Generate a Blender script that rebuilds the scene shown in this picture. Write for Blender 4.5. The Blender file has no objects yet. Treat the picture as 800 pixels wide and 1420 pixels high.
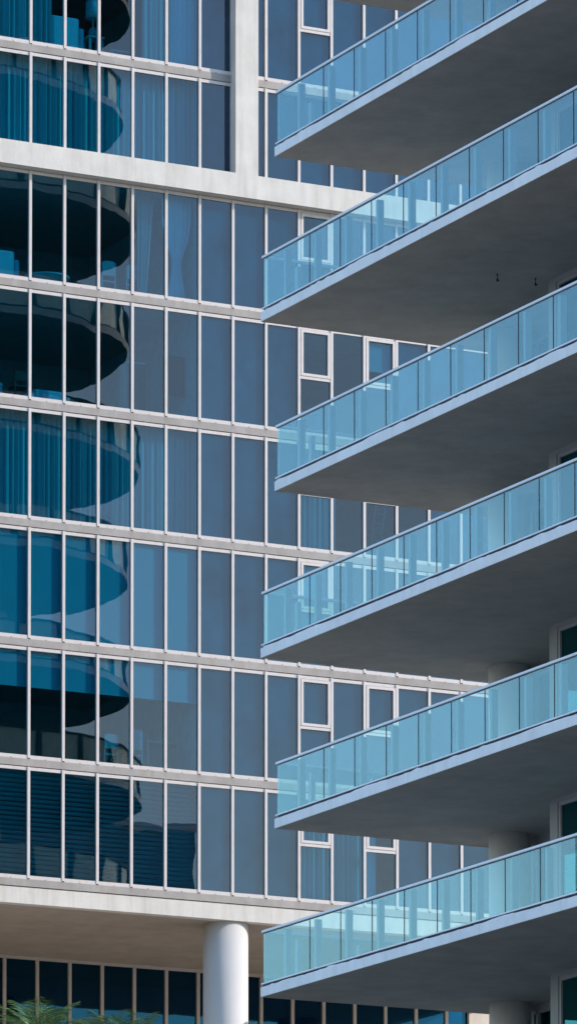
import bpy, math, random
from mathutils import Vector
random.seed(11)
sc = bpy.context.scene
col = sc.collection
W = {}                                   # world base of every object (no rotations on parents)
R = math.radians

# ------------------------------------------------------------------ helpers
class MB:
    def __init__(s): s.v = []; s.f = []; s.m = []; s.sm = []
    def quad(s, a, b, c, d, mi=0, sm=False):
        n = len(s.v); s.v += [tuple(a), tuple(b), tuple(c), tuple(d)]; s.f.append((n, n+1, n+2, n+3)); s.m.append(mi); s.sm.append(sm)
        return s
    def box(s, x0, x1, y0, y1, z0, z1, mi=0, mix=None):
        n = len(s.v)
        s.v += [(x0,y0,z0),(x1,y0,z0),(x1,y1,z0),(x0,y1,z0),(x0,y0,z1),(x1,y0,z1),(x1,y1,z1),(x0,y1,z1)]
        F = [(0,3,2,1),(4,5,6,7),(0,1,5,4),(1,2,6,5),(2,3,7,6),(3,0,4,7)]
        for i, f in enumerate(F):
            s.f.append(tuple(n+k for k in f)); s.m.append(mi if mix is None or i not in mix else mix[i]); s.sm.append(False)
        return s
    def cyl(s, cx, cy, z0, z1, r, n=48, mi=0, r1=None, caps=True):
        r1 = r if r1 is None else r1; b = len(s.v)
        for i in range(n):
            a = 2*math.pi*i/n; s.v.append((cx+r*math.cos(a), cy+r*math.sin(a), z0))
        for i in range(n):
            a = 2*math.pi*i/n; s.v.append((cx+r1*math.cos(a), cy+r1*math.sin(a), z1))
        for i in range(n):
            j = (i+1) % n; s.f.append((b+i, b+j, b+n+j, b+n+i)); s.m.append(mi); s.sm.append(True)
        if caps:
            s.f.append(tuple(b+n+i for i in range(n))); s.m.append(mi); s.sm.append(False)
            s.f.append(tuple(b+i for i in reversed(range(n)))); s.m.append(mi); s.sm.append(False)
        return s
    def tube(s, pts, rad, n=6, mi=0):
        b = len(s.v); pts = [Vector(p) for p in pts]
        for k, p in enumerate(pts):
            t = (pts[min(k+1, len(pts)-1)] - pts[max(k-1, 0)]).normalized()
            u = t.cross(Vector((0.13, 0.2, 1))).normalized(); w = t.cross(u)
            rr = rad[k] if isinstance(rad, (list, tuple)) else rad
            for i in range(n):
                a = 2*math.pi*i/n; q = p + u*math.cos(a)*rr + w*math.sin(a)*rr; s.v.append(tuple(q))
        for k in range(len(pts)-1):
            for i in range(n):
                j = (i+1) % n
                s.f.append((b+k*n+i, b+k*n+j, b+(k+1)*n+j, b+(k+1)*n+i)); s.m.append(mi); s.sm.append(True)
        s.f.append(tuple(b+i for i in reversed(range(n)))); s.m.append(mi); s.sm.append(False)
        e = b+(len(pts)-1)*n
        s.f.append(tuple(e+i for i in range(n))); s.m.append(mi); s.sm.append(False)
        return s
    def build(s, name, mats, parent=None, at=None):
        """mesh given in world coordinates; the origin is put at 'at' (or the parent's)"""
        if not isinstance(mats, (list, tuple)): mats = [mats]
        pb = W[parent.name] if parent else Vector((0, 0, 0))
        base = Vector(at) if at is not None else pb
        me = bpy.data.meshes.new(name)
        me.from_pydata([(x-base.x, y-base.y, z-base.z) for x, y, z in s.v], [], s.f)
        for m in mats: me.materials.append(m)
        me.polygons.foreach_set('material_index', s.m)
        me.polygons.foreach_set('use_smooth', s.sm)
        me.update()
        o = bpy.data.objects.new(name, me); col.objects.link(o)
        if parent: o.parent = parent
        o.location = base - pb; W[o.name] = base
        return o

def copy_obj(src, at, parent=None):
    o = src.copy(); col.objects.link(o); o.parent = parent
    pb = W[parent.name] if parent else Vector((0, 0, 0))
    o.location = Vector(at) - pb; W[o.name] = Vector(at)
    return o

def empty(name, at):
    o = bpy.data.objects.new(name, None); col.objects.link(o); o.location = at; W[o.name] = Vector(at)
    o.empty_display_size = .5
    return o

def tag(o, label=None, cat=None, group=None, kind=None):
    if label: o['label'] = label
    if cat: o['category'] = cat
    if group: o['group'] = group
    if kind: o['kind'] = kind
    return o

# ------------------------------------------------------------------ materials
def mat(name):
    m = bpy.data.materials.new(name); m.use_nodes = True
    nt = m.node_tree; nt.nodes.clear()
    out = nt.nodes.new('ShaderNodeOutputMaterial')
    return m, nt, out
def N(nt, t, **kw):
    n = nt.nodes.new(t)
    for k, v in kw.items():
        if k in n.inputs: n.inputs[k].default_value = v
        else: setattr(n, k, v)
    return n
def coords(nt, scale=(1, 1, 1), world=True):
    if world: src = N(nt, 'ShaderNodeNewGeometry').outputs['Position']
    else: src = N(nt, 'ShaderNodeTexCoord').outputs['Object']
    mp = N(nt, 'ShaderNodeMapping'); mp.inputs['Scale'].default_value = scale
    nt.links.new(src, mp.inputs[0]); return mp.outputs[0]
def mixc(nt, fac, a, b, mode='MIX'):
    n = nt.nodes.new('ShaderNodeMix'); n.data_type = 'RGBA'; n.blend_type = mode
    for sock, v in ((n.inputs[0], fac), (n.inputs[6], a), (n.inputs[7], b)):
        if hasattr(v, 'is_linked') or hasattr(v, 'links'): nt.links.new(v, sock)
        elif isinstance(v, (int, float)): sock.default_value = v
        else: sock.default_value = (*v, 1)
    return n.outputs[2]
def ramp(nt, src, a, b, ca=0.0, cb=1.0):
    n = N(nt, 'ShaderNodeMapRange'); nt.links.new(src, n.inputs[0])
    n.inputs[1].default_value = a; n.inputs[2].default_value = b; n.inputs[3].default_value = ca; n.inputs[4].default_value = cb
    n.clamp = True; return n.outputs[0]
def noise(nt, vec, scale, detail=4, rough=.55):
    n = N(nt, 'ShaderNodeTexNoise'); n.inputs['Scale'].default_value = scale; n.inputs['Detail'].default_value = detail
    n.inputs['Roughness'].default_value = rough; nt.links.new(vec, n.inputs['Vector']); return n.outputs['Fac']
def bump(nt, h, dist, strength=1):
    n = N(nt, 'ShaderNodeBump'); n.inputs['Distance'].default_value = dist; n.inputs['Strength'].default_value = strength
    nt.links.new(h, n.inputs['Height']); return n.outputs[0]
def mathn(nt, op, a, b=None):
    n = N(nt, 'ShaderNodeMath'); n.operation = op
    for i, v in enumerate((a, b)):
        if v is None: continue
        if isinstance(v, (int, float)): n.inputs[i].default_value = v
        else: nt.links.new(v, n.inputs[i])
    return n.outputs[0]

def plaster(name, c, var=.07, streak=.08, bumpd=.004, stain=(.28, .22, .17), world=True, rough=.85, joint=None):
    m, nt, out = mat(name); p = N(nt, 'ShaderNodeBsdfPrincipled', Roughness=rough)
    v = coords(nt, world=world)
    vs = coords(nt, (5, 5, .5), world=world)
    a = ramp(nt, noise(nt, v, 1.3, 6, .65), .3, .7)
    b = ramp(nt, noise(nt, vs, 1.0, 5, .6), .45, .75)
    dark = tuple(x*(1-var*2.2) for x in c)
    c1 = mixc(nt, a, c, dark)
    bs = mathn(nt, 'MULTIPLY', b, streak*2)
    c2 = mixc(nt, bs, c1, stain)
    if joint:
        c2 = joint(nt, c2)
    nt.links.new(c2, p.inputs['Base Color'])
    fine = noise(nt, v, 14, 5, .7)
    nt.links.new(bump(nt, fine, bumpd), p.inputs['Normal'])
    nt.links.new(p.outputs[0], out.inputs[0]); return m

def rust_joint(nt, c):
    # weather marks that sit under every mullion (1 m grid), strongest at the ledge
    g = N(nt, 'ShaderNodeNewGeometry').outputs['Position']
    sp = N(nt, 'ShaderNodeSeparateXYZ'); nt.links.new(g, sp.inputs[0])
    fx = mathn(nt, 'FRACT', mathn(nt, 'SUBTRACT', sp.outputs['X'], XM - .5 - .03))
    d = mathn(nt, 'ABSOLUTE', mathn(nt, 'SUBTRACT', fx, .5))
    near = ramp(nt, d, .015, .085, 1, 0)
    fz = mathn(nt, 'MODULO', mathn(nt, 'SUBTRACT', sp.outputs['Z'], L0 - 3.2*12), 3.2)
    up = ramp(nt, fz, .06, .28, 0, 1)
    nz = ramp(nt, noise(nt, coords(nt, (9, 9, 3)), 2.2, 4), .38, .62)
    k = mathn(nt, 'MULTIPLY', mathn(nt, 'MULTIPLY', near, up), nz)
    c = mixc(nt, mathn(nt, 'MULTIPLY', k, .75), c, (.20, .115, .07))
    gry = mathn(nt, 'MULTIPLY', ramp(nt, noise(nt, coords(nt, (2.3, 2.3, .8)), 1.1, 3), .5, .72), .35)
    return mixc(nt, gry, c, (.27, .26, .26))

def metal_paint(name, c, rough=.4, dirt=.15):
    m, nt, out = mat(name); p = N(nt, 'ShaderNodeBsdfPrincipled', Roughness=rough)
    v = coords(nt, (3, 3, 1.2))
    a = mathn(nt, 'MULTIPLY', ramp(nt, noise(nt, v, 3, 5, .6), .5, .75), dirt)
    nt.links.new(mixc(nt, a, c, (.33, .25, .2)), p.inputs['Base Color'])
    nt.links.new(p.outputs[0], out.inputs[0]); return m

def simple(name, c, rough=.7, scale=4, var=.2, world=False, spec=None):
    m, nt, out = mat(name); p = N(nt, 'ShaderNodeBsdfPrincipled', Roughness=rough)
    if spec is not None: p.inputs['Specular IOR Level'].default_value = spec
    a = ramp(nt, noise(nt, coords(nt, world=world), scale, 4), .3, .7)
    nt.links.new(mixc(nt, a, c, tuple(x*(1-var) for x in c)), p.inputs['Base Color'])
    nt.links.new(p.outputs[0], out.inputs[0]); return m

def glass(name, tint, refl, wav, wscale, gloss=(1, 1, 1), stretch=(1, 1, .55)):
    m, nt, out = mat(name)
    v = coords(nt, stretch)
    h = noise(nt, v, wscale, 2, .4)
    nb = bump(nt, h, wav)
    lw = N(nt, 'ShaderNodeLayerWeight'); lw.inputs['Blend'].default_value = .5; nt.links.new(nb, lw.inputs['Normal'])
    f5 = mathn(nt, 'POWER', lw.outputs['Facing'], 5.0)          # Schlick, the same from either side
    fac = mathn(nt, 'ADD', mathn(nt, 'MULTIPLY', f5, 1-refl), refl)
    t = N(nt, 'ShaderNodeBsdfTransparent'); t.inputs[0].default_value = (*tint, 1)
    g = N(nt, 'ShaderNodeBsdfGlossy'); g.inputs['Roughness'].default_value = 0.0; g.inputs['Color'].default_value = (*gloss, 1)
    nt.links.new(nb, g.inputs['Normal'])
    mx = N(nt, 'ShaderNodeMixShader'); nt.links.new(fac, mx.inputs[0]); nt.links.new(t.outputs[0], mx.inputs[1]); nt.links.new(g.outputs[0], mx.inputs[2])
    nt.links.new(mx.outputs[0], out.inputs[0]); return m

# ------------------------------------------------------------------ key dimensions (metres, camera at the origin, eye height 1.6 m)
Y0 = 135.609           # plane of the window wall
L0 = 47.22             # floor line between the first and second row of windows
XM = 61.70             # a mullion
FZ = 3.2               # storey
X1, X1o = 47.935, 47.645
SZ = 31.531            # underside of the uppermost whole balcony slab
YE = 94.25             # end of the balcony slabs
GZ = -1.6              # ground
DECK = 14.0

M = {}
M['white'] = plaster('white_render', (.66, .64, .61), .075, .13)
M['colw'] = plaster('column_paint', (.55, .545, .54), .03, .03, .001)
M['band'] = plaster('grey_slab_edge', (.40, .38, .37), .13, .2, joint=rust_joint)
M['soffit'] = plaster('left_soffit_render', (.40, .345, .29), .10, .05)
M['frame'] = metal_paint('white_frame', (.57, .535, .53), .45, .28)
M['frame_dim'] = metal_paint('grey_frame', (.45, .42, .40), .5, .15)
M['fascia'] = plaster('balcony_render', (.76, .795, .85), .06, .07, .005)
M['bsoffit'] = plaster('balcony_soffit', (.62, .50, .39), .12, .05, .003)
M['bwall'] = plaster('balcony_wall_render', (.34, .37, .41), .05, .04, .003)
M['rail'] = metal_paint('rail_aluminium', (.60, .65, .73), .38, .05)
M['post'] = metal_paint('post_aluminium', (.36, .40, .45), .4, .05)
M['dark'] = simple('dark_seam_and_shade', (.012, .016, .03), .6)  # glass seams, and strips that stand for shade along the rails
M['glass'] = glass('window_glass', (.27, .685, .80), .062, .0028, .95, (1.0, .72, .66))
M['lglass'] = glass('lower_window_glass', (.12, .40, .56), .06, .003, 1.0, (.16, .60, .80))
M['rglass'] = glass('balustrade_glass', (.74, .87, .865), .10, .0012, 2.0, (.66, .87, .93))
M['sglass'] = glass('sliding_door_glass', (.25, .6, .62), .12, .002, 1.0, (.25, .85, .85))
M['room'] = simple('room_wall_paint', (.68, .70, .70), .9)
M['floor'] = simple('room_floor', (.55, .52, .48), .6)
M['panel'] = simple('blue_backing_panel', (.155, .205, .26), .9, .7, .6, True)
M['curtain'] = simple('curtain_cloth', (.58, .62, .60), .95, .7, .06)
M['sheer'] = simple('sheer_cloth', (.92, .95, .97), .95, 2, .05)
M['blind'] = simple('roller_blind_cloth', (.50, .54, .55), .95, 1.5, .08)
M['slat'] = simple('venetian_slat_paint', (.40, .48, .52), .6, 2, .1)
M['sofa'] = simple('pale_upholstery', (.75, .78, .80), .95, 6, .15)
M['linen'] = simple('white_linen', (.80, .82, .82), .95, 6, .12)
M['wood'] = simple('dark_wood', (.07, .045, .03), .5, 8, .4)
M['palewood'] = simple('pale_painted_wood', (.42, .44, .44), .5, 6, .15)
M['canvas'] = simple('dark_canvas', (.09, .035, .03), .7, 9, .7)
M['ground'] = simple('paving_ground', (.27, .24, .20), .95, .05, .3, True)
M['deck'] = simple('terrace_paving', (.56, .49, .40), .9, .4, .15, True)
M['leaf'] = simple('palm_leaf', (.06, .15, .025), .4, 5, .4)
M['leaf2'] = simple('palm_leaf_dry', (.14, .22, .05), .5, 5, .5)
M['trunk'] = simple('palm_trunk_bark', (.20, .15, .10), .95, 7, .5)
M['cream'] = plaster('cream_render', (.58, .55, .50), .06, .08)
M['twall'] = plaster('tower_render', (.82, .83, .78), .05, .06)
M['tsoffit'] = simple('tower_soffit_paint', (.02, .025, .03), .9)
M['tglass'] = simple('tower_window_glass', (.03, .05, .06), .25)
M['trail'] = simple('frosted_rail_glass', (.66, .95, .86), .6)
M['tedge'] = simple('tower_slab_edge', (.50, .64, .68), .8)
M['doorframe'] = metal_paint('door_frame_paint', (.34, .36, .40), .5, .05)
M['hook'] = simple('black_iron', (.015, .015, .016), .5)
M['bulb'] = simple('lamp_shade_cloth', (.75, .76, .78), .8)

# ------------------------------------------------------------------ ground
g = MB().box(-1500, 1500, -1500, 1500, GZ-1, GZ).build('ground', M['ground']); tag(g, kind='structure')
t = MB().box(30, 110, 96, 170, GZ+.004, DECK).build('terrace', M['deck']); tag(t, kind='structure')

# ------------------------------------------------------------------ left building
root = empty('apartment_building', (XM, Y0, DECK))
tag(root, 'white concrete apartment block with a grid of tall blue windows on a round column', 'building')
XA, XB = XM-5.0, XM+19.0
CA, CB = -5, 19                           # window columns
def L(r): return L0 - FZ*r                # floor line under row r+1
# window rows: row 1 bottom at L(0); row r bottom at L(r-1)
# slab bands (L(0)..L(7), and one above)
for r in range(-1, 8):
    z = L(r); b = MB()
    if r != 1:
        b.box(XA, XB, Y0-.058, Y0+.05, z, z+.195)
        b.build('slab_edge', M['band'], root)
    b = MB().box(XA, XB, Y0+.052, Y0+7, z-.0, z+.19)
    b.build('floor_slab', [M['floor']], root)
# beam + pier + lower beam
b = MB().box(XA, XB, Y0-.34, Y0+.05, 44.018, 44.66); b.build('beam', M['white'], root)
b = MB().box(67.63, 68.315, Y0-.34, Y0+.06, 44.66, 54.5); b.build('pier', M['white'], root)
b = MB().box(XA, XB, Y0-.03, Y0+.3, 24.365, 24.80); b.build('beam', M['white'], root)
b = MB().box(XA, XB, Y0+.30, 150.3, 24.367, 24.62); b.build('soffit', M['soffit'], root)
b = MB().box(XA, XB, Y0-.2, Y0+9, 53.9, 54.6); b.box(XA, XB, Y0-.2, Y0+.1, 54.6, 55.6); b.build('roof', M['white'], root)
# round columns
for cx in (67.84, 57.84, 77.84):
    b = MB().cyl(cx, Y0+.655, DECK, 24.37, .607, 64)
    b.cyl(cx, Y0+.655, 20.92, 20.935, .6105, 64, caps=False)
    b.build('column', M['colw'], root)
# side and back walls, room partitions
b = MB().box(XA-.3, XA, Y0-.34, 150, DECK, 54); b.build('wall', M['white'], root)
b = MB().box(XB, XB+.3, Y0-.34, 150, 24.36, 54); b.build('wall', M['white'], root)
b = MB().box(XA, XB, Y0+7, Y0+7.2, 24.6, 54)
for x in (66.74, 69.75, 64.0):
    if x == 64.0: continue
    b.box(x-.04, x+.04, Y0+.16, Y0+6.99, 24.7, 53.8)
b.build('room_wall', M['room'], root)
# windows -----------------------------------------------------------
AWN = {8, 10}
def win_frame(c, r, beamrow=False):
    """frame of one window in column c, row r (1..8)"""
    x0, x1 = XM + c, XM + c + 1
    zb = L(r-1) + .295; zt = L(r-2) - .105
    if r == 2: zb = 44.67
    b = MB()
    b.box(x0-.0375, x0+.0375, Y0-.06, Y0+.04, zb-.075 if r != 2 else 44.64, zt+.088)        # mullion
    b.box(x0+.0375, x1-.0375, Y0-.036, Y0+.03, zt, zt+.088)                                   # head
    if r != 2:
        b.box(x0+.0375, x1-.0375, Y0-.046, Y0+.03, zb-.098, zb)                       # sill
        b.box(x0+.47, x0+.50, Y0-.0485, Y0-.04, zb-.095, zb-.078, 1)                         # drain slot
    return b
def pane_mesh(w, h, d=.008):
    return MB().box(-w/2, w/2, -d/2, d/2, -h/2, h/2)
vis = []
for r in range(1, 9):
    for c in range(CA, CB):
        vis.append((r, c))
# how much of each window the photograph shows (larger first)
XRIGHT = {1: 71.0, 2: 71.5, 3: 70.0, 4: 73.6, 5: 73.8, 6: 70.8, 7: 75.6, 8: 75.8}
def score(rc):
    r, c = rc
    if c < -1: return -5+c
    x = XM + c
    s = 10 if x < XRIGHT[r] else 10-(x-XRIGHT[r])
    if c == -1: s -= .5
    return s
order = sorted(vis, key=lambda rc: -score(rc))
keep = set(order[:100])
paneproto = {}
rest = MB(); restg = MB()
windows = {}
for (r, c) in vis:
    x0, x1 = XM+c, XM+c+1
    zb = L(r-1)+.295; zt = L(r-2)-.105
    if r == 2: zb = 44.3
    cx = (x0+x1)/2; cz = (zb+zt)/2; w = .925; h = zt-zb
    if (r, c) in keep:
        wo = win_frame(c, r)  .build('window', [M['frame'], M['wood']], root, at=(x0, Y0, L(r-1)))
        windows[(r, c)] = wo
        def pane(px, pz, pw, ph):
            key = (round(pw, 3), round(ph, 3))
            if key not in paneproto:
                p = pane_mesh(pw, ph); o = p.build('pane', M['glass'], None); o.parent = wo; me = o.data
                paneproto[key] = me
            else:
                o = bpy.data.objects.new('pane', paneproto[key]); col.objects.link(o); o.parent = wo
            o.location = Vector((px, Y0, pz)) - W[wo.name]; W[o.name] = Vector((px, Y0, pz))
            rr = random.Random(r*100+c)
            o.rotation_euler = (R(rr.uniform(-.09, .09)), 0, R(rr.uniform(-.10, .10)))
            return o
        if c in AWN and r != 2:
            zm = zt - 1.30
            b = MB()
            b.box(x0+.0375, x1-.0375, Y0-.05, Y0+.03, zm-.075, zm)                    # transom
            b.build('transom', M['frame'], wo)
            fx0, fx1, fz0, fz1 = x0+.055, x1-.05, zm+.012, zt-.012
            b = MB(); y0, y1 = Y0-.062, Y0+.01; tt = .075
            b.box(fx0, fx1, y0, y1, fz1-tt, fz1); b.box(fx0, fx1, y0, y1, fz0, fz0+tt)
            b.box(fx0, fx0+tt, y0, y1, fz0+tt, fz1-tt); b.box(fx1-tt, fx1, y0, y1, fz0+tt, fz1-tt)
            b.build('sash', M['frame'], wo)
            pane(cx, (fz0+fz1)/2, .76, fz1-fz0-.12)
            pane(cx, (zb+zm-.075)/2, .925, zm-.075-zb)
        else:
            pane(cx, cz, w, h)
    else:
        b = win_frame(c, r); n = len(rest.v); rest.v += b.v; rest.f += [tuple(i+n for i in f) for f in b.f]; rest.m += b.m; rest.sm += b.sm
        restg.box(cx-w/2, cx+w/2, Y0-.004, Y0+.004, zb, zt)
wb = rest.build('window_band', [M['frame'], M['wood']], root); wb['kind'] = 'stuff'
restg.build('glazing', M['glass'], wb)
# dark blue backing panels behind windows that are closed from inside
def panel(r, c0, c1):
    MB().box(XM+c0+.02, XM+c1-.02, Y0+.043, Y0+.07, L(r-1)+.2, L(r-2)-.0).build('backing_panel', M['panel'], root)
for r in range(1, 9):
    panel(r, 5, 8 if r in (3, 4, 5, 8) else (9 if r != 6 else 8))
for r in (1, 2): panel(r, 9, 14)
for r in (6,): panel(r, 12, 16)
panel(7, 9, 16); panel(3, 12, 16); panel(4, 11, 16); panel(5, 12, 16); panel(8, 11, 16)
# lower, recessed window wall
YL = 143.9
b = MB().box(XA, 79.44, YL-.06, YL+.05, 24.28, 24.365); b.build('lower_window_head', M['frame_dim'], root)
for c in range(-8, 16):
    x = 64.75 + c
    if x < XA: continue
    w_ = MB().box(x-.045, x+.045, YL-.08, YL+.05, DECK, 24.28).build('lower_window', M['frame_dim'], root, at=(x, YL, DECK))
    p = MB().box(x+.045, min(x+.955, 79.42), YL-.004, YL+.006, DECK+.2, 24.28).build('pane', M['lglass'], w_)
b = MB().box(79.46, 86, YL-.12, YL+.3, DECK, 24.36); b.build('wall', M['white'], root)
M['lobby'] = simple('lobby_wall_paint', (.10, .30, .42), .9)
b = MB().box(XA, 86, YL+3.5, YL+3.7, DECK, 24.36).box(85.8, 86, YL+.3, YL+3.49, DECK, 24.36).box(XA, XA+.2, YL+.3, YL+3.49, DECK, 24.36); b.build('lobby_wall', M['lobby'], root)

# ------------------------------------------------------------------ furnishings behind the left windows
def pleat(name, x0, x1, z0, z1, y, material, label, gather=0.0, amp=.045, cat='curtain', group='pleated curtains behind the left windows', seed=0, freq=10.5, tie=None, x0b=None, x1b=None):
    rr = random.Random(seed); b = MB(); n = max(8, int((x1-x0)*64)); nz = 10
    ph = [rr.uniform(0, 6.28) for _ in range(4)]
    def pt(i, k):
        u = i/n; v = k/nz; z = z0+(z1-z0)*v
        xl = x0 if x0b is None else x0b+(x0-x0b)*v; xr = x1 if x1b is None else x1b+(x1-x1b)*v
        if tie:
            cxx = (x0+x1)/2; tz = tie; dz = (z-z0)/(z1-z0)
            wf = 1-.72*math.exp(-((dz-tz)/.22)**2) if dz > tz else .28+.42*(tz-dz)/tz
            xl = cxx-(x1-x0)/2*wf; xr = cxx+(x1-x0)/2*wf
        x = xl+(xr-xl)*u
        s = (x0+(x1-x0)*u)
        yy = y + amp*(math.sin(s*freq*6.28/1.6+ph[0]+.7*math.sin(s*2.1+ph[1])) + .5*math.sin(s*freq*10.1/1.6+ph[2]+.9*math.sin(s*1.3)))*(1+.3*math.sin(s*1.7+ph[3]))
        return (x, yy, z)
    for i in range(n+1):
        for k in range(nz+1): b.v.append(pt(i, k))
    for i in range(n):
        for k in range(nz):
            q = i*(nz+1)+k; b.f.append((q, q+nz+1, q+nz+2, q+1)); b.m.append(0); b.sm.append(True)
    o = b.build(name, material, at=((x0+x1)/2, y, z0))
    sol = o.modifiers.new('cloth_thickness', 'SOLIDIFY'); sol.thickness = .006
    tag(o, label, cat, group); return o
def zf(r): return L(r-1)+.19
def zc(r): return L(r-2)-.0
pleat('curtain', 59.2, 62.45, zf(1), zc(1)-.02, Y0+.35, M['curtain'], 'teal pleated curtain in the top row at the left edge of the photo', seed=1)
pleat('curtain', 65.15, 66.0, zf(1), zc(1)-.02, Y0+.32, M['curtain'], 'narrow grey curtain beside the table in the top row of windows', seed=2)
pleat('curtain', 66.0, 66.68, zf(1), zc(1)-.02, Y0+.30, M['sheer'], 'bright blue sheer curtain in the top row, left of the plain window', seed=3)
pleat('curtain', 59.2, 66.68, zf(2), zc(2)-.02, Y0+.33, M['curtain'], 'long curtain drawn across six windows just above the wide white beam', seed=4)
pleat('curtain', 65.75, 66.62, zf(3), zc(3)-.02, Y0+.35, M['sheer'], 'white sheer curtain tied in at the waist, under the wide white beam', seed=5, tie=.36)
pleat('curtain', 65.1, 65.6, zf(3), zc(3)-.02, Y0+.5, M['curtain'], 'thin curtain panel left of the tied sheer curtain', seed=6, x1b=65.35)
pleat('curtain', 59.2, 66.68, zf(5), zc(5)-.02, Y0+.33, M['curtain'], 'long pleated curtain across six windows in the fifth row of windows', seed=7)
pleat('curtain', 69.8, 71.0, zf(5), zc(5)-.02, Y0+.35, M['curtain'], 'pleated curtain under the hinged window in the fifth row, near the balconies', seed=8)
pleat('curtain', 69.8, 71.9, zf(8), zc(8)-.02, Y0+.35, M['curtain'], 'pleated curtain behind the left hinged window of the bottom row', seed=9)
pleat('curtain', 71.95, 72.25, zf(8), zc(8)-.02, Y0+.36, M['sheer'], 'narrow bright curtain behind the right hinged window of the bottom row', seed=10)

ordn = ['first', 'second', 'third', 'fourth', 'fifth', 'sixth', 'seventh']
def roller(r, c, drop, label, group, y=Y0+.068):
    x0, x1 = XM+c+.015, XM+c+.985; zt = zc(r)-.02
    root_ = empty('roller_blind', ((x0+x1)/2, y, zt))
    tag(root_, label, 'blind', group)
    MB().box(x0, x1, y-.002, y+.002, zt-drop, zt-.05).build('blind_cloth', M['blind'], root_)
    MB().tube([(x0, y, zt-.03), (x1, y, zt-.03)], .022, 8).build('roller', M['frame'], root_)
    MB().box(x0, x1, y-.01, y+.01, zt-drop-.03, zt-drop).build('hem_bar', M['frame'], root_)
for c in range(-1, 5):
    roller(6, c, 2.97, f'fully lowered roller blind, {ordn[c+1]} window from the left in the row of all lowered blinds', 'fully lowered roller blinds')
    roller(7, c, 1.02, f'short raised roller blind, {ordn[c+1]} window from the left above the table and chairs', 'half raised roller blinds')
roller(4, 10, .95, 'roller blind behind the right hinged window of the fourth row', 'half raised roller blinds')
roller(6, 8, 2.9, 'roller blind behind the hinged window right of the plain blue windows, third row from bottom', 'fully lowered roller blinds')
for c in range(-1, 5):
    x0, x1 = XM+c+.02, XM+c+.98; y = Y0+.15; zt = zc(8)-.02
    vb = empty('venetian_blind', ((x0+x1)/2, y, zt))
    tag(vb, f'slatted venetian blind, {ordn[c+1]} window from the left in the bottom row of windows', 'blind', 'venetian blinds in the bottom row')
    MB().box(x0, x1, y-.03, y+.03, zt-.05, zt).build('head_rail', M['slat'], vb)
    b = MB(); z = zt-.10; k = 0
    while z > zf(8)+.05:
        a = R(42); dy, dz = .055*math.cos(a), .055*math.sin(a)
        b.quad((x0, y-dy, z+dz), (x1, y-dy, z+dz), (x1, y+dy, z-dz), (x0, y+dy, z-dz))
        b.quad((x0, y-dy, z+dz-.003), (x0, y+dy, z-dz-.003), (x1, y+dy, z-dz-.003), (x1, y-dy, z+dz-.003))
        z -= .125
    b.build('slats', M['slat'], vb)

def sofa(x0, x1, y, z, h, d, label, m='sofa'):
    o = empty('sofa', ((x0+x1)/2, y, z)); tag(o, label, 'sofa')
    b = MB().box(x0+.15, x1-.15, y, y+.18, z+.1, z+h); b.build('backrest', M[m], o)
    MB().box(x0+.15, x1-.15, y+.18, y+d, z+.1, z+.42).build('seat', M[m], o)
    for xa in (x0, x1-.15):
        MB().box(xa, xa+.15, y+.02, y+d, z+.1, z+h*.78).build('armrest', M[m], o)
    for k in range(2):
        w = (x1-x0-.3)/2; MB().box(x0+.17+k*w, x0+.13+(k+1)*w, y+.2, y+d-.03, z+.42, z+.55).build('cushion', M['linen'], o)
    for ch in o.children:
        bv = ch.modifiers.new('soft_edge', 'BEVEL'); bv.width = .055; bv.segments = 3
    for xa in (x0+.05, x1-.1):
        for ya in (y+.05, y+d-.1): MB().box(xa, xa+.05, ya, ya+.05, z, z+.1).build('leg', M['wood'], o)
def chair(x, y, z, label, h=.95, m='palewood', rot=0, grp='dining chairs seen through the left windows'):
    o = empty('chair', (x, y, z)); tag(o, label, 'chair', grp)
    MB().box(x-.21, x+.21, y-.21, y+.21, z+.43, z+.47).build('seat', M[m], o)
    bb = MB()
    n = 8
    for i in range(n):                                  # rounded backrest
        a0 = -1+2*i/n; a1 = -1+2*(i+1)/n
        h0 = z+h-.05*a0**4; h1 = z+h-.05*a1**4
        yb = y-.21 if rot == 0 else y+.21
        p = [(x+.2*a0, yb-.012, z+.6), (x+.2*a1, yb-.012, z+.6), (x+.2*a1, yb-.012, h1), (x+.2*a0, yb-.012, h0)]
        q = [(u, v+.024, w) for u, v, w in p]
        bb.quad(*p); bb.quad(*reversed(q)); bb.quad(p[3], p[2], q[2], q[3]); bb.quad(q[0], q[1], p[1], p[0])
    bb.build('backrest', M[m], o)
    for sx in (-1, 1):
        for sy in (-1, 1):
            top = z+.43 if (sy == 1) == (rot == 0) else z+.62
            MB().box(x+sx*.19-.018, x+sx*.19+.018, y+sy*.19-.018, y+sy*.19+.018, z, top).build('leg', M[m], o)
def table(x0, x1, y0, y1, z, h, label, m='palewood', cat='table'):
    o = empty('table', ((x0+x1)/2, (y0+y1)/2, z)); tag(o, label, cat)
    MB().box(x0, x1, y0, y1, z+h-.04, z+h).build('tabletop', M[m], o)
    for xa in (x0+.03, x1-.09):
        for ya in (y0+.03, y1-.09): MB().box(xa, xa+.06, ya, ya+.06, z, z+h-.04).build('leg', M[m], o)
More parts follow.
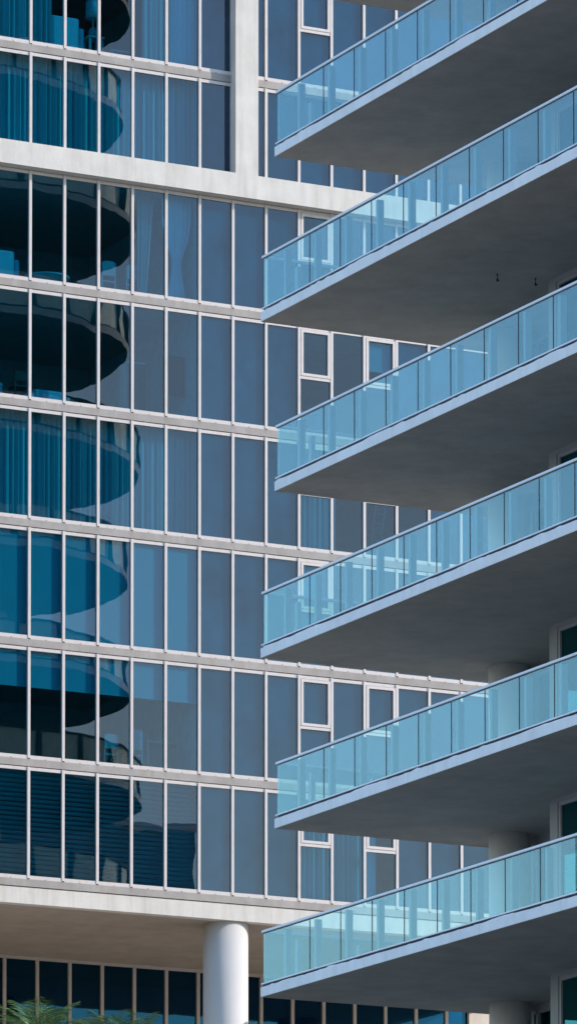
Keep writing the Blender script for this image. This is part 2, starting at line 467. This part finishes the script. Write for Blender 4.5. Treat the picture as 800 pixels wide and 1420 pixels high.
# row 1 room
sofa(62.35, 63.55, Y0+.55, zf(1), 1.12, .9, 'pale blue sofa behind the top row of windows, under the lamp')
o = empty('table_lamp', (63.95, Y0+.9, zf(1)+.75)); tag(o, 'lamp with a drum shade glowing pale blue in the top row', 'lamp')
z = zf(1)+.75
MB().cyl(63.95, Y0+.9, z, z+.03, .10, 20).build('base', M['palewood'], o)
MB().cyl(63.95, Y0+.9, z+.03, z+.2, .10, 20, r1=.13).cyl(63.95, Y0+.9, z+.2, z+.3, .13, 20, r1=.05).cyl(63.95, Y0+.9, z+.3, z+.62, .02, 12).build('stand', M['palewood'], o)
MB().cyl(63.95, Y0+.9, z+.55, z+1.0, .19, 28).build('lamp_shade', M['bulb'], o)
table(63.72, 64.2, Y0+.65, Y0+1.15, zf(1), .75, 'small side table carrying the lamp in the top row')
table(64.35, 65.1, Y0+.6, Y0+1.2, zf(1), .45, 'low glass-topped table frame right of the lamp in the top row')
# row 3 room
sofa(58.9, 60.75, Y0+.5, zf(3), 1.0, 1.0, 'blue lit sofa at the left edge, row below the wide beam')
sofa(60.85, 61.65, Y0+.5, zf(3), .92, .95, 'blue armchair beside the sofa, row below the wide beam')
o = empty('round_table', (62.6, Y0+.9, zf(3))); tag(o, 'round white table with a pedestal, row below the wide beam', 'table')
MB().cyl(62.6, Y0+.9, zf(3)+.40, zf(3)+.44, .62, 36).build('tabletop', M['linen'], o)
MB().cyl(62.6, Y0+.9, zf(3), zf(3)+.40, .09, 20).cyl(62.6, Y0+.9, zf(3), zf(3)+.03, .3, 24).build('pedestal', M['linen'], o)
chair(64.25, Y0+.7, zf(3), 'white chair in the row below the wide beam, nearer the dark corner', 1.0, 'palewood')
chair(65.0, Y0+.75, zf(3), 'white chair in the row below the wide beam, nearer the tied curtain', 1.0, 'palewood')
MB().box(59.3, 60.35, Y0+3.0, Y0+3.05, zf(3)+1.3, zf(3)+2.1).build('wall_picture', M['sofa']); tag(bpy.data.objects['wall_picture'], 'pale square picture on the dark wall at the left edge', 'picture')
# row 4 room
sofa(59.2, 61.2, Y0+.55, zf(4), .72, 1.0, 'blue lit couch at the left edge in the fourth row of windows')
sofa(62.0, 63.2, Y0+.6, zf(4), .52, 1.0, 'low blue ottoman couch in the fourth row, right of the dark chair')
chair(61.62, Y0+.5, zf(4), 'dark wooden chair between the two blue couches in the fourth row', .85, 'wood', grp='dark chairs')
o = empty('framed_painting', (66.5, Y0+.8, zf(4)+.9)); tag(o, 'dark red framed painting in the fourth row of windows', 'painting')
z = zf(4)+.85
MB().box(66.02, 66.66, Y0+.8, Y0+.83, z, z+1.1).build('frame', M['wood'], o)
MB().box(66.07, 66.61, Y0+.785, Y0+.80, z+.05, z+1.05).build('canvas', M['canvas'], o)
o = empty('cupboard', (65.3, Y0+1.2, zf(4))); tag(o, 'tall dark cupboard in the fourth row, left of the painting', 'cupboard')
MB().box(65.05, 65.6, Y0+1.0, Y0+1.5, zf(4), zf(4)+1.7).build('body', M['room'], o)
for xa in (65.06, 65.33): MB().box(xa, xa+.26, Y0+.98, Y0+.998, zf(4)+.05, zf(4)+1.65).build('door', M['wood'], o)
table(69.85, 70.65, Y0+.5, Y0+1.1, zf(4), .8, 'pale table under the hinged window in the fourth row')
# row 7 room
chair(64.35, Y0+.7, zf(7), 'pale chair left of the table under the short blinds', 1.0)
chair(65.0, Y0+.55, zf(7), 'tall pale chair right in front of the table under the short blinds', 1.15)
table(65.45, 66.45, Y0+.6, Y0+1.3, zf(7), .95, 'tall pale dining table under the short blinds')
MB().cyl(66.15, Y0+.9, zf(7)+.95, zf(7)+1.25, .045, 16).cyl(66.15, Y0+.9, zf(7)+1.25, zf(7)+1.5, .02, 12).build('vase', M['linen']); tag(bpy.data.objects['vase'], 'slim pale vase standing on the tall dining table', 'vase')
# row 5 loft ladder seen by the right windows
o = empty('ladder', (72.5, Y0+.6, zf(5))); tag(o, 'pale ladder leaning inside the fifth row, near the balconies', 'ladder')
for dx in (0, .3): MB().tube([(72.3+dx, Y0+.9, zf(5)), (72.45+dx, Y0+.5, zf(5)+2.4)], .02, 6).build('rail', M['palewood'], o)
for k in range(9):
    u = (k+.7)/9.5; MB().tube([(72.3+.15*u, Y0+.9-.4*u, zf(5)+2.4*u), (72.6+.15*u, Y0+.9-.4*u, zf(5)+2.4*u)], .014, 6).build('rung', M['palewood'], o)

# ------------------------------------------------------------------ right building with glass balconies
tw = empty('balcony_building', (51.04, 89.3, DECK))
tag(tw, 'pale concrete building with stacked glass-railed balconies across the right side', 'building')
YN = 60.0                                  # near end (outside the frame)
core = MB(); core.box(54.6, 75, YN, 89.31, GZ, 46); core.box(52.66+.3, 75, 89.32, 93.6, GZ, 46)
core.build('core', M['white'], tw)
KR = list(range(-4, 9))
SL = .188
for k in KR:
    xk = X1o if k % 2 else X1
    z = SZ - FZ*k
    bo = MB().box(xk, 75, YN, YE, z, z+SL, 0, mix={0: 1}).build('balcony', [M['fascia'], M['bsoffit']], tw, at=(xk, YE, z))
    be = bo.modifiers.new('arris', 'BEVEL'); be.width = .012; be.segments = 2; be.limit_method = 'ANGLE'
    # west wall of the flat: pier, lintel, cross wall
    zt = z; zb = z - FZ + SL
    MB().box(51.04, 51.36, 89.03, 89.31, zb, zt).box(51.36, 54.6, 89.11, 89.31, zb, zt).box(51.04, 51.36, YN, 89.03, zt-.085, zt).build('wall', M['bwall'], tw)
    wy = 89.03
    w_ = MB(); 
    for (ya, yb) in ((88.96, 89.03), (87.0, 87.07), (84.9, 84.97)): w_.box(51.06, 51.16, ya, yb, zb, zt-.085)
    w_.box(51.06, 51.16, YN, 88.96, zt-.155, zt-.085); w_.box(51.06, 51.16, YN, 88.96, zb, zb+.07)
    wo = w_.build('sliding_door', M['doorframe'], tw)
    MB().box(51.10, 51.108, 87.07, 88.96, zb+.07, zt-.155).build('pane', M['sglass'], wo)
    MB().box(51.12, 51.128, YN, 87.0, zb+.07, zt-.155).build('pane', M['sglass'], wo)
    # recessed second wall with its window
    MB().box(52.66, 52.96, 92.86, 93.6, zb, zt).box(52.66, 52.96, 89.315, 92.86, zt-.12, zt).build('wall', M['bwall'], tw)
    w2 = MB(); w2.box(52.66, 52.76, 92.78, 92.85, zb, zt-.12); w2.box(52.66, 52.76, 92.62, 92.68, zb, zt-.12); w2.box(52.66, 52.76, 89.4, 92.78, zt-.18, zt-.12)
    w2o = w2.build('side_window', M['doorframe'], tw)
    MB().box(52.72, 52.728, 89.4, 92.78, zb+.05, zt-.18).build('pane', M['sglass'], w2o)
    MB().cyl(52.165, 92.81, zb, zt, .39, 48).build('column', M['fascia'], tw)
    if k < -2 or k > 6: continue
    # balustrade
    gx = xk+.035; zg0 = z+.262; zg1 = z+1.205
    hr = MB(); hr.box(xk+.012, xk+.085, YN, YE-.012, z+1.205, z+1.258); hr.box(xk+.085, 60, YE-.085, YE-.012, z+1.205, z+1.258)
    o = hr.build('handrail', M['rail'], bo); bv = o.modifiers.new('arris', 'BEVEL'); bv.width = .012; bv.segments = 2
    br = MB(); br.box(xk+.012, xk+.075, YN, YE-.012, z+.236, z+.262); br.box(xk+.085, 60, YE-.075, YE-.012, z+.236, z+.262)
    br.build('bottom_rail', M['rail'], bo)
    seam = 92.30
    MB().box(xk+.055, xk+.075, YN, YE-.06, z+SL, z+.236).build('gap_shade_strip', M['dark'], bo)  # dark strip painting in the shade of the open gap under the rail
    rr = random.Random(50+k); b = MB(); y = YN; hh = .004; ph = rr.uniform(0, 9); prof = []
    while y < YE-.02:                                   # uneven mortar left along the slab edge under the rail
        hh = max(.001, .001+.013*math.sin(y*.9+ph)+.010*math.sin(y*3.1+2*ph)+rr.uniform(-.008, .010))
        if rr.random() < .06: hh += .018
        prof.append((y, min(hh, .043))); y += rr.uniform(.07, .22)
    for (ya, ha), (yb, hb) in zip(prof, prof[1:]):
        b.quad((xk+.014, ya, z+SL-.004), (xk+.014, ya, z+SL+ha), (xk+.014, yb, z+SL+hb), (xk+.014, yb, z+SL-.004))
        b.quad((xk+.014, ya, z+SL+ha), (xk+.05, ya, z+SL+ha), (xk+.05, yb, z+SL+hb), (xk+.014, yb, z+SL+hb))
    b.build('mortar_bed', M['fascia'], bo)
    edges = [YE-.055] + [seam-1.22*i for i in range(10)]
    for i in range(len(edges)-1):
        ya, yb = edges[i+1], edges[i]
        p = MB(); p.box(gx-.005, gx+.005, ya+.014, yb-.014, zg0, zg1-.02); p.box(gx-.006, gx+.006, ya+.012, yb, zg1-.018, zg1, 1)  # dark top strip stands for the shadow line under the handrail
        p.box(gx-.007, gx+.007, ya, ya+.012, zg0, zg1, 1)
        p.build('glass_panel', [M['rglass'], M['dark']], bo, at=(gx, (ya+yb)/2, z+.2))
    MB().box(gx-.005, gx+.005, YN, edges[-1]-.01, zg0, zg1).build('glass_panel', M['rglass'], bo)
    xe = [xk+.06, xk+1.95] + [xk+1.95+1.22*i for i in range(1, 4)]
    for i in range(len(xe)-1):
        p = MB(); p.box(xe[i]+.014, xe[i+1]-.014, YE-.055, YE-.045, zg0, zg1)
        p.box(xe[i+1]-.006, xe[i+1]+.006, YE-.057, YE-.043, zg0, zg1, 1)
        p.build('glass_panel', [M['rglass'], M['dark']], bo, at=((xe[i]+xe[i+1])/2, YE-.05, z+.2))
    for i in range(10):
        y = 93.37-1.22*i
        MB().box(xk+.065, xk+.185, y-.04, y+.04, z+SL, z+1.17).box(xk+.045, xk+.205, y-.06, y+.06, z+SL, z+SL+.02).build('post', M['post'], bo, at=(xk+.12, y, z+SL))
    for i in range(4):
        x = xk+.72+1.3*i
        MB().box(x-.04, x+.04, YE-.20, YE-.08, z+SL, z+1.10).build('post', M['post'], bo, at=(x, YE-.14, z+SL))
# pale sheets added behind the sliding doors to brighten their glass
MB().box(51.7, 51.75, 84, 88.75, SZ-3.2*5+SL, SZ-3.2*5+SL+1.75).build('added_sheet', M['linen'])
tag(bpy.data.objects['added_sheet'], 'pale sheet added for brightness behind the sliding door at the lower right edge', 'added_sheet')
MB().box(51.7, 51.75, 84, 88.75, SZ-3.2*4+SL-FZ*0, SZ-3.2*4+SL+1.2).build('added_sheet', M['linen'])
tag(bpy.data.objects['added_sheet.001'], 'low pale sheet added for brightness behind the sliding door, third balcony from the bottom', 'added_sheet')
# hooks in the soffit of the second balcony
for (x, y, w) in ((49.99, 89.34, 'left'), (50.75, 89.27, 'right')):
    z = SZ-FZ; o = empty('ceiling_hook', (x, y, z))
    tag(o, f'small black hook hanging under the second balcony, the {w} of two', 'hook', 'hooks under the balcony')
    MB().cyl(x, y, z-.015, z, .02, 12).build('plate', M['hook'], o)
    MB().tube([(x, y, z-.02), (x, y, z-.08), (x+.012, y, z-.11), (x+.03, y, z-.125), (x+.04, y, z-.10)], .008, 6).cyl(x, y, z-.135, z-.085, .018, 10).build('hook', M['hook'], o)
# bin on the lowest balcony seen through the rail
o = empty('planter_box', (52.0, 93.7, SZ-3.2*5+SL)); tag(o, 'low dark planter box behind the glass of the lowest balcony', 'planter')
zz = SZ-3.2*5+SL
MB().box(50.3, 50.75, 93.45, 93.9, zz, zz+.38).build('box', M['hook'], o)
MB().box(50.28, 50.77, 93.43, 93.92, zz+.38, zz+.42).build('rim', M['rail'], o)

# ------------------------------------------------------------------ round balcony tower (stands in front, seen mirrored in the left windows)
cx, cy = 70.2, 109.6                       # centre of the curved balconies
wx, wy_, wr = 71.5, 105.0, 3.0             # centre and radius of the round wall behind them
rt_ = empty('round_tower', (wx, wy_, DECK)); tag(rt_, 'round tower with dark curved balconies, mirrored in the windows at left', 'building')
MB().cyl(wx, wy_, DECK, 64, wr, 96).build('wall', M['twall'], rt_)
zs_ = [60.6, 57.1, 53.52, 49.89, 46.21, 42.43, 39.0, 35.36, 32.06, 28.6, 25.1, 21.6, 18.1]
rs_ = [6.5, 6.2, 5.95, 6.45, 6.0, 6.45, 6.1, 6.25, 6.55, 6.2, 6.5, 6.2, 6.5]
for z, r in zip(zs_, rs_):
    n = 96; b = MB().cyl(cx, cy, z-.11, z+.11, r, n, caps=False)
    for zz_, mi in ((z+.11, 0), (z-.11, 1)):
        q = len(b.v); b.v += [(cx+r*math.cos(6.28318*i/n), cy+r*math.sin(6.28318*i/n), zz_) for i in range(n)]
        b.f.append(tuple(range(q, q+n)) if mi == 0 else tuple(reversed(range(q, q+n)))); b.m.append(mi); b.sm.append(False)
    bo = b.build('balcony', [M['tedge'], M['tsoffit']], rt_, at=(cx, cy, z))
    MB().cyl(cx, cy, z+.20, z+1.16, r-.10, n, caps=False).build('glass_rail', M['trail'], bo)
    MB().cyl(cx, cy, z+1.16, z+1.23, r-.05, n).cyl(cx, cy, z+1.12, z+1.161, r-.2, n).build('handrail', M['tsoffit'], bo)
    for i in range(26):
        a = 2*math.pi*(i+.4*(int(z) % 2))/26; px_, py_ = cx+(r-.07)*math.cos(a), cy+(r-.07)*math.sin(a)
        MB().cyl(px_, py_, z+.11, z+1.16, .085, 8).build('post', M['tsoffit'], bo)

# ------------------------------------------------------------------ block further away, mirrored in the lowest windows
mr = empty('distant_block', (91, 68, GZ)); tag(mr, 'dark blue-grey block mirrored low in the bottom row of windows', 'building')
MB().box(85, 96.0, 60, 75.6, GZ, 38.5).build('wall', simple('distant_wall', (.08, .13, .18), .8, .3, .15, True), mr)
MB().box(84.9, 96.1, 59.9, 75.7, 38.5, 38.8).build('roof', M['cream'], mr)

# ------------------------------------------------------------------ palms on the terrace
def palm(x, y, h, seed, label, nf=22, ln=1.7):
    rr = random.Random(seed); o = empty('palm_tree', (x, y, DECK)); tag(o, label, 'palm', 'palms at the foot of the left building')
    zt = DECK+h
    pts = [(x+.12*math.sin(i*.7+seed), y+.1*math.cos(i*.9+seed), DECK+h*i/9) for i in range(9)] + [(x, y, zt)]
    MB().tube(pts, [.17-.006*i for i in range(10)], 12).build('trunk', M['trunk'], o)
    b = MB()
    for f in range(nf):
        az = 6.283*f/nf*2.618+rr.uniform(-.2, .2); el = rr.uniform(.7, 1.5); l = ln*rr.uniform(.8, 1.1)
        P = []; p = Vector((x, y, zt)); n = 14
        for i in range(n+1):
            P.append(p.copy()); e = el-(i/n)**1.4*rr.uniform(1.0, 1.25)*1.15
            p = p + Vector((math.cos(az)*math.cos(e), math.sin(az)*math.cos(e), math.sin(e)))*(l/n)
        b.tube(P, [.02-.0012*i for i in range(n+1)], 4, rr.choice((0, 1)))
        side = Vector((-math.sin(az), math.cos(az), 0))
        for i in range(1, n):
            for sub in (0, .5):
                q = P[i].lerp(P[i+1], sub); t = (P[i+1]-P[i]).normalized(); up = side.cross(t)
                ll = .62*math.sin(math.pi*min(.95, (i+sub)/n*.85+.12))*rr.uniform(.85, 1.1)
                for s in (-1, 1):
                    d = (t*.75+side*s*.8+up*rr.uniform(.1, .35)).normalized()
                    tip = q+d*ll+Vector((0, 0, -.10*ll)); mid = q+d*ll*.5; w = .015
                    b.quad(q, mid+t*w, tip, mid-t*w, rr.choice((0, 0, 1)))
    b.build('crown', [M['leaf'], M['leaf2']], o)
palm(58.6, 128, 5.35, 1, 'green palm whose fronds reach up at the lower left corner')
palm(60.85, 128.4, 5.3, 7, 'palm second from the left, in front of the dark lower windows')
palm(63.5, 128, 5.1, 3, 'palm whose thin leaf tips cross the foot of the round column', ln=1.7)
palm(65.3, 128.6, 5.15, 4, 'palm right of the round column, half hidden by the lowest balcony', ln=1.7)

# ------------------------------------------------------------------ light
SUN_EL = 23.0; sh = Vector((math.cos(R(25)), -math.sin(R(25)), 0))
sd = Vector((sh.x*math.cos(R(SUN_EL)), sh.y*math.cos(R(SUN_EL)), math.sin(R(SUN_EL))))
sun = bpy.data.lights.new('sun', 'SUN'); sun.energy = 2.55; sun.angle = R(.53); sun.color = (1, .87, .74)
so = bpy.data.objects.new('sun', sun); col.objects.link(so); so.location = (60, 60, 90)
so.rotation_euler = (-sd).to_track_quat('-Z', 'Y').to_euler()
w = bpy.data.worlds.new('World'); sc.world = w; w.use_nodes = True
nt = w.node_tree; nt.nodes.clear()
sky = nt.nodes.new('ShaderNodeTexSky'); sky.sky_type = 'NISHITA'; sky.sun_disc = False
sky.sun_elevation = R(SUN_EL); sky.sun_rotation = math.atan2(sh.x, sh.y); sky.air_density = 1.5; sky.dust_density = .25; sky.ozone_density = 4.0
bg = nt.nodes.new('ShaderNodeBackground'); bg.inputs[1].default_value = .15
ow = nt.nodes.new('ShaderNodeOutputWorld'); nt.links.new(mixc(nt, 1.0, sky.outputs[0], (.95, .97, 1.06), 'MULTIPLY'), bg.inputs[0]); nt.links.new(bg.outputs[0], ow.inputs[0])

# ------------------------------------------------------------------ camera (telephoto with rise, as an architectural shot)
F_, YP, PITCH, RZ = 7906.39, 2016.96, 0.0660151, 0.47302283
cam = bpy.data.cameras.new('camera'); co = bpy.data.objects.new('camera', cam); col.objects.link(co); sc.camera = co
co.location = (0, 0, 0); co.rotation_euler = (math.pi/2+PITCH, 0, -RZ)
cam.sensor_fit = 'VERTICAL'; cam.sensor_height = 36.0
cam.lens = 36.0*F_/1420
cam.shift_x = 0.0; cam.shift_y = (YP-710)/1420
cam.clip_start = 1; cam.clip_end = 6000
sc.view_settings.view_transform = 'Standard'; sc.view_settings.look = 'None'
sc.view_settings.exposure = 1.1; sc.view_settings.gamma = 1
sc.cycles.max_bounces = 10; sc.cycles.diffuse_bounces = 5; sc.cycles.glossy_bounces = 5; sc.cycles.transparent_max_bounces = 24
sc.cycles.use_denoising = True; sc.cycles.caustics_reflective = False; sc.cycles.caustics_refractive = False
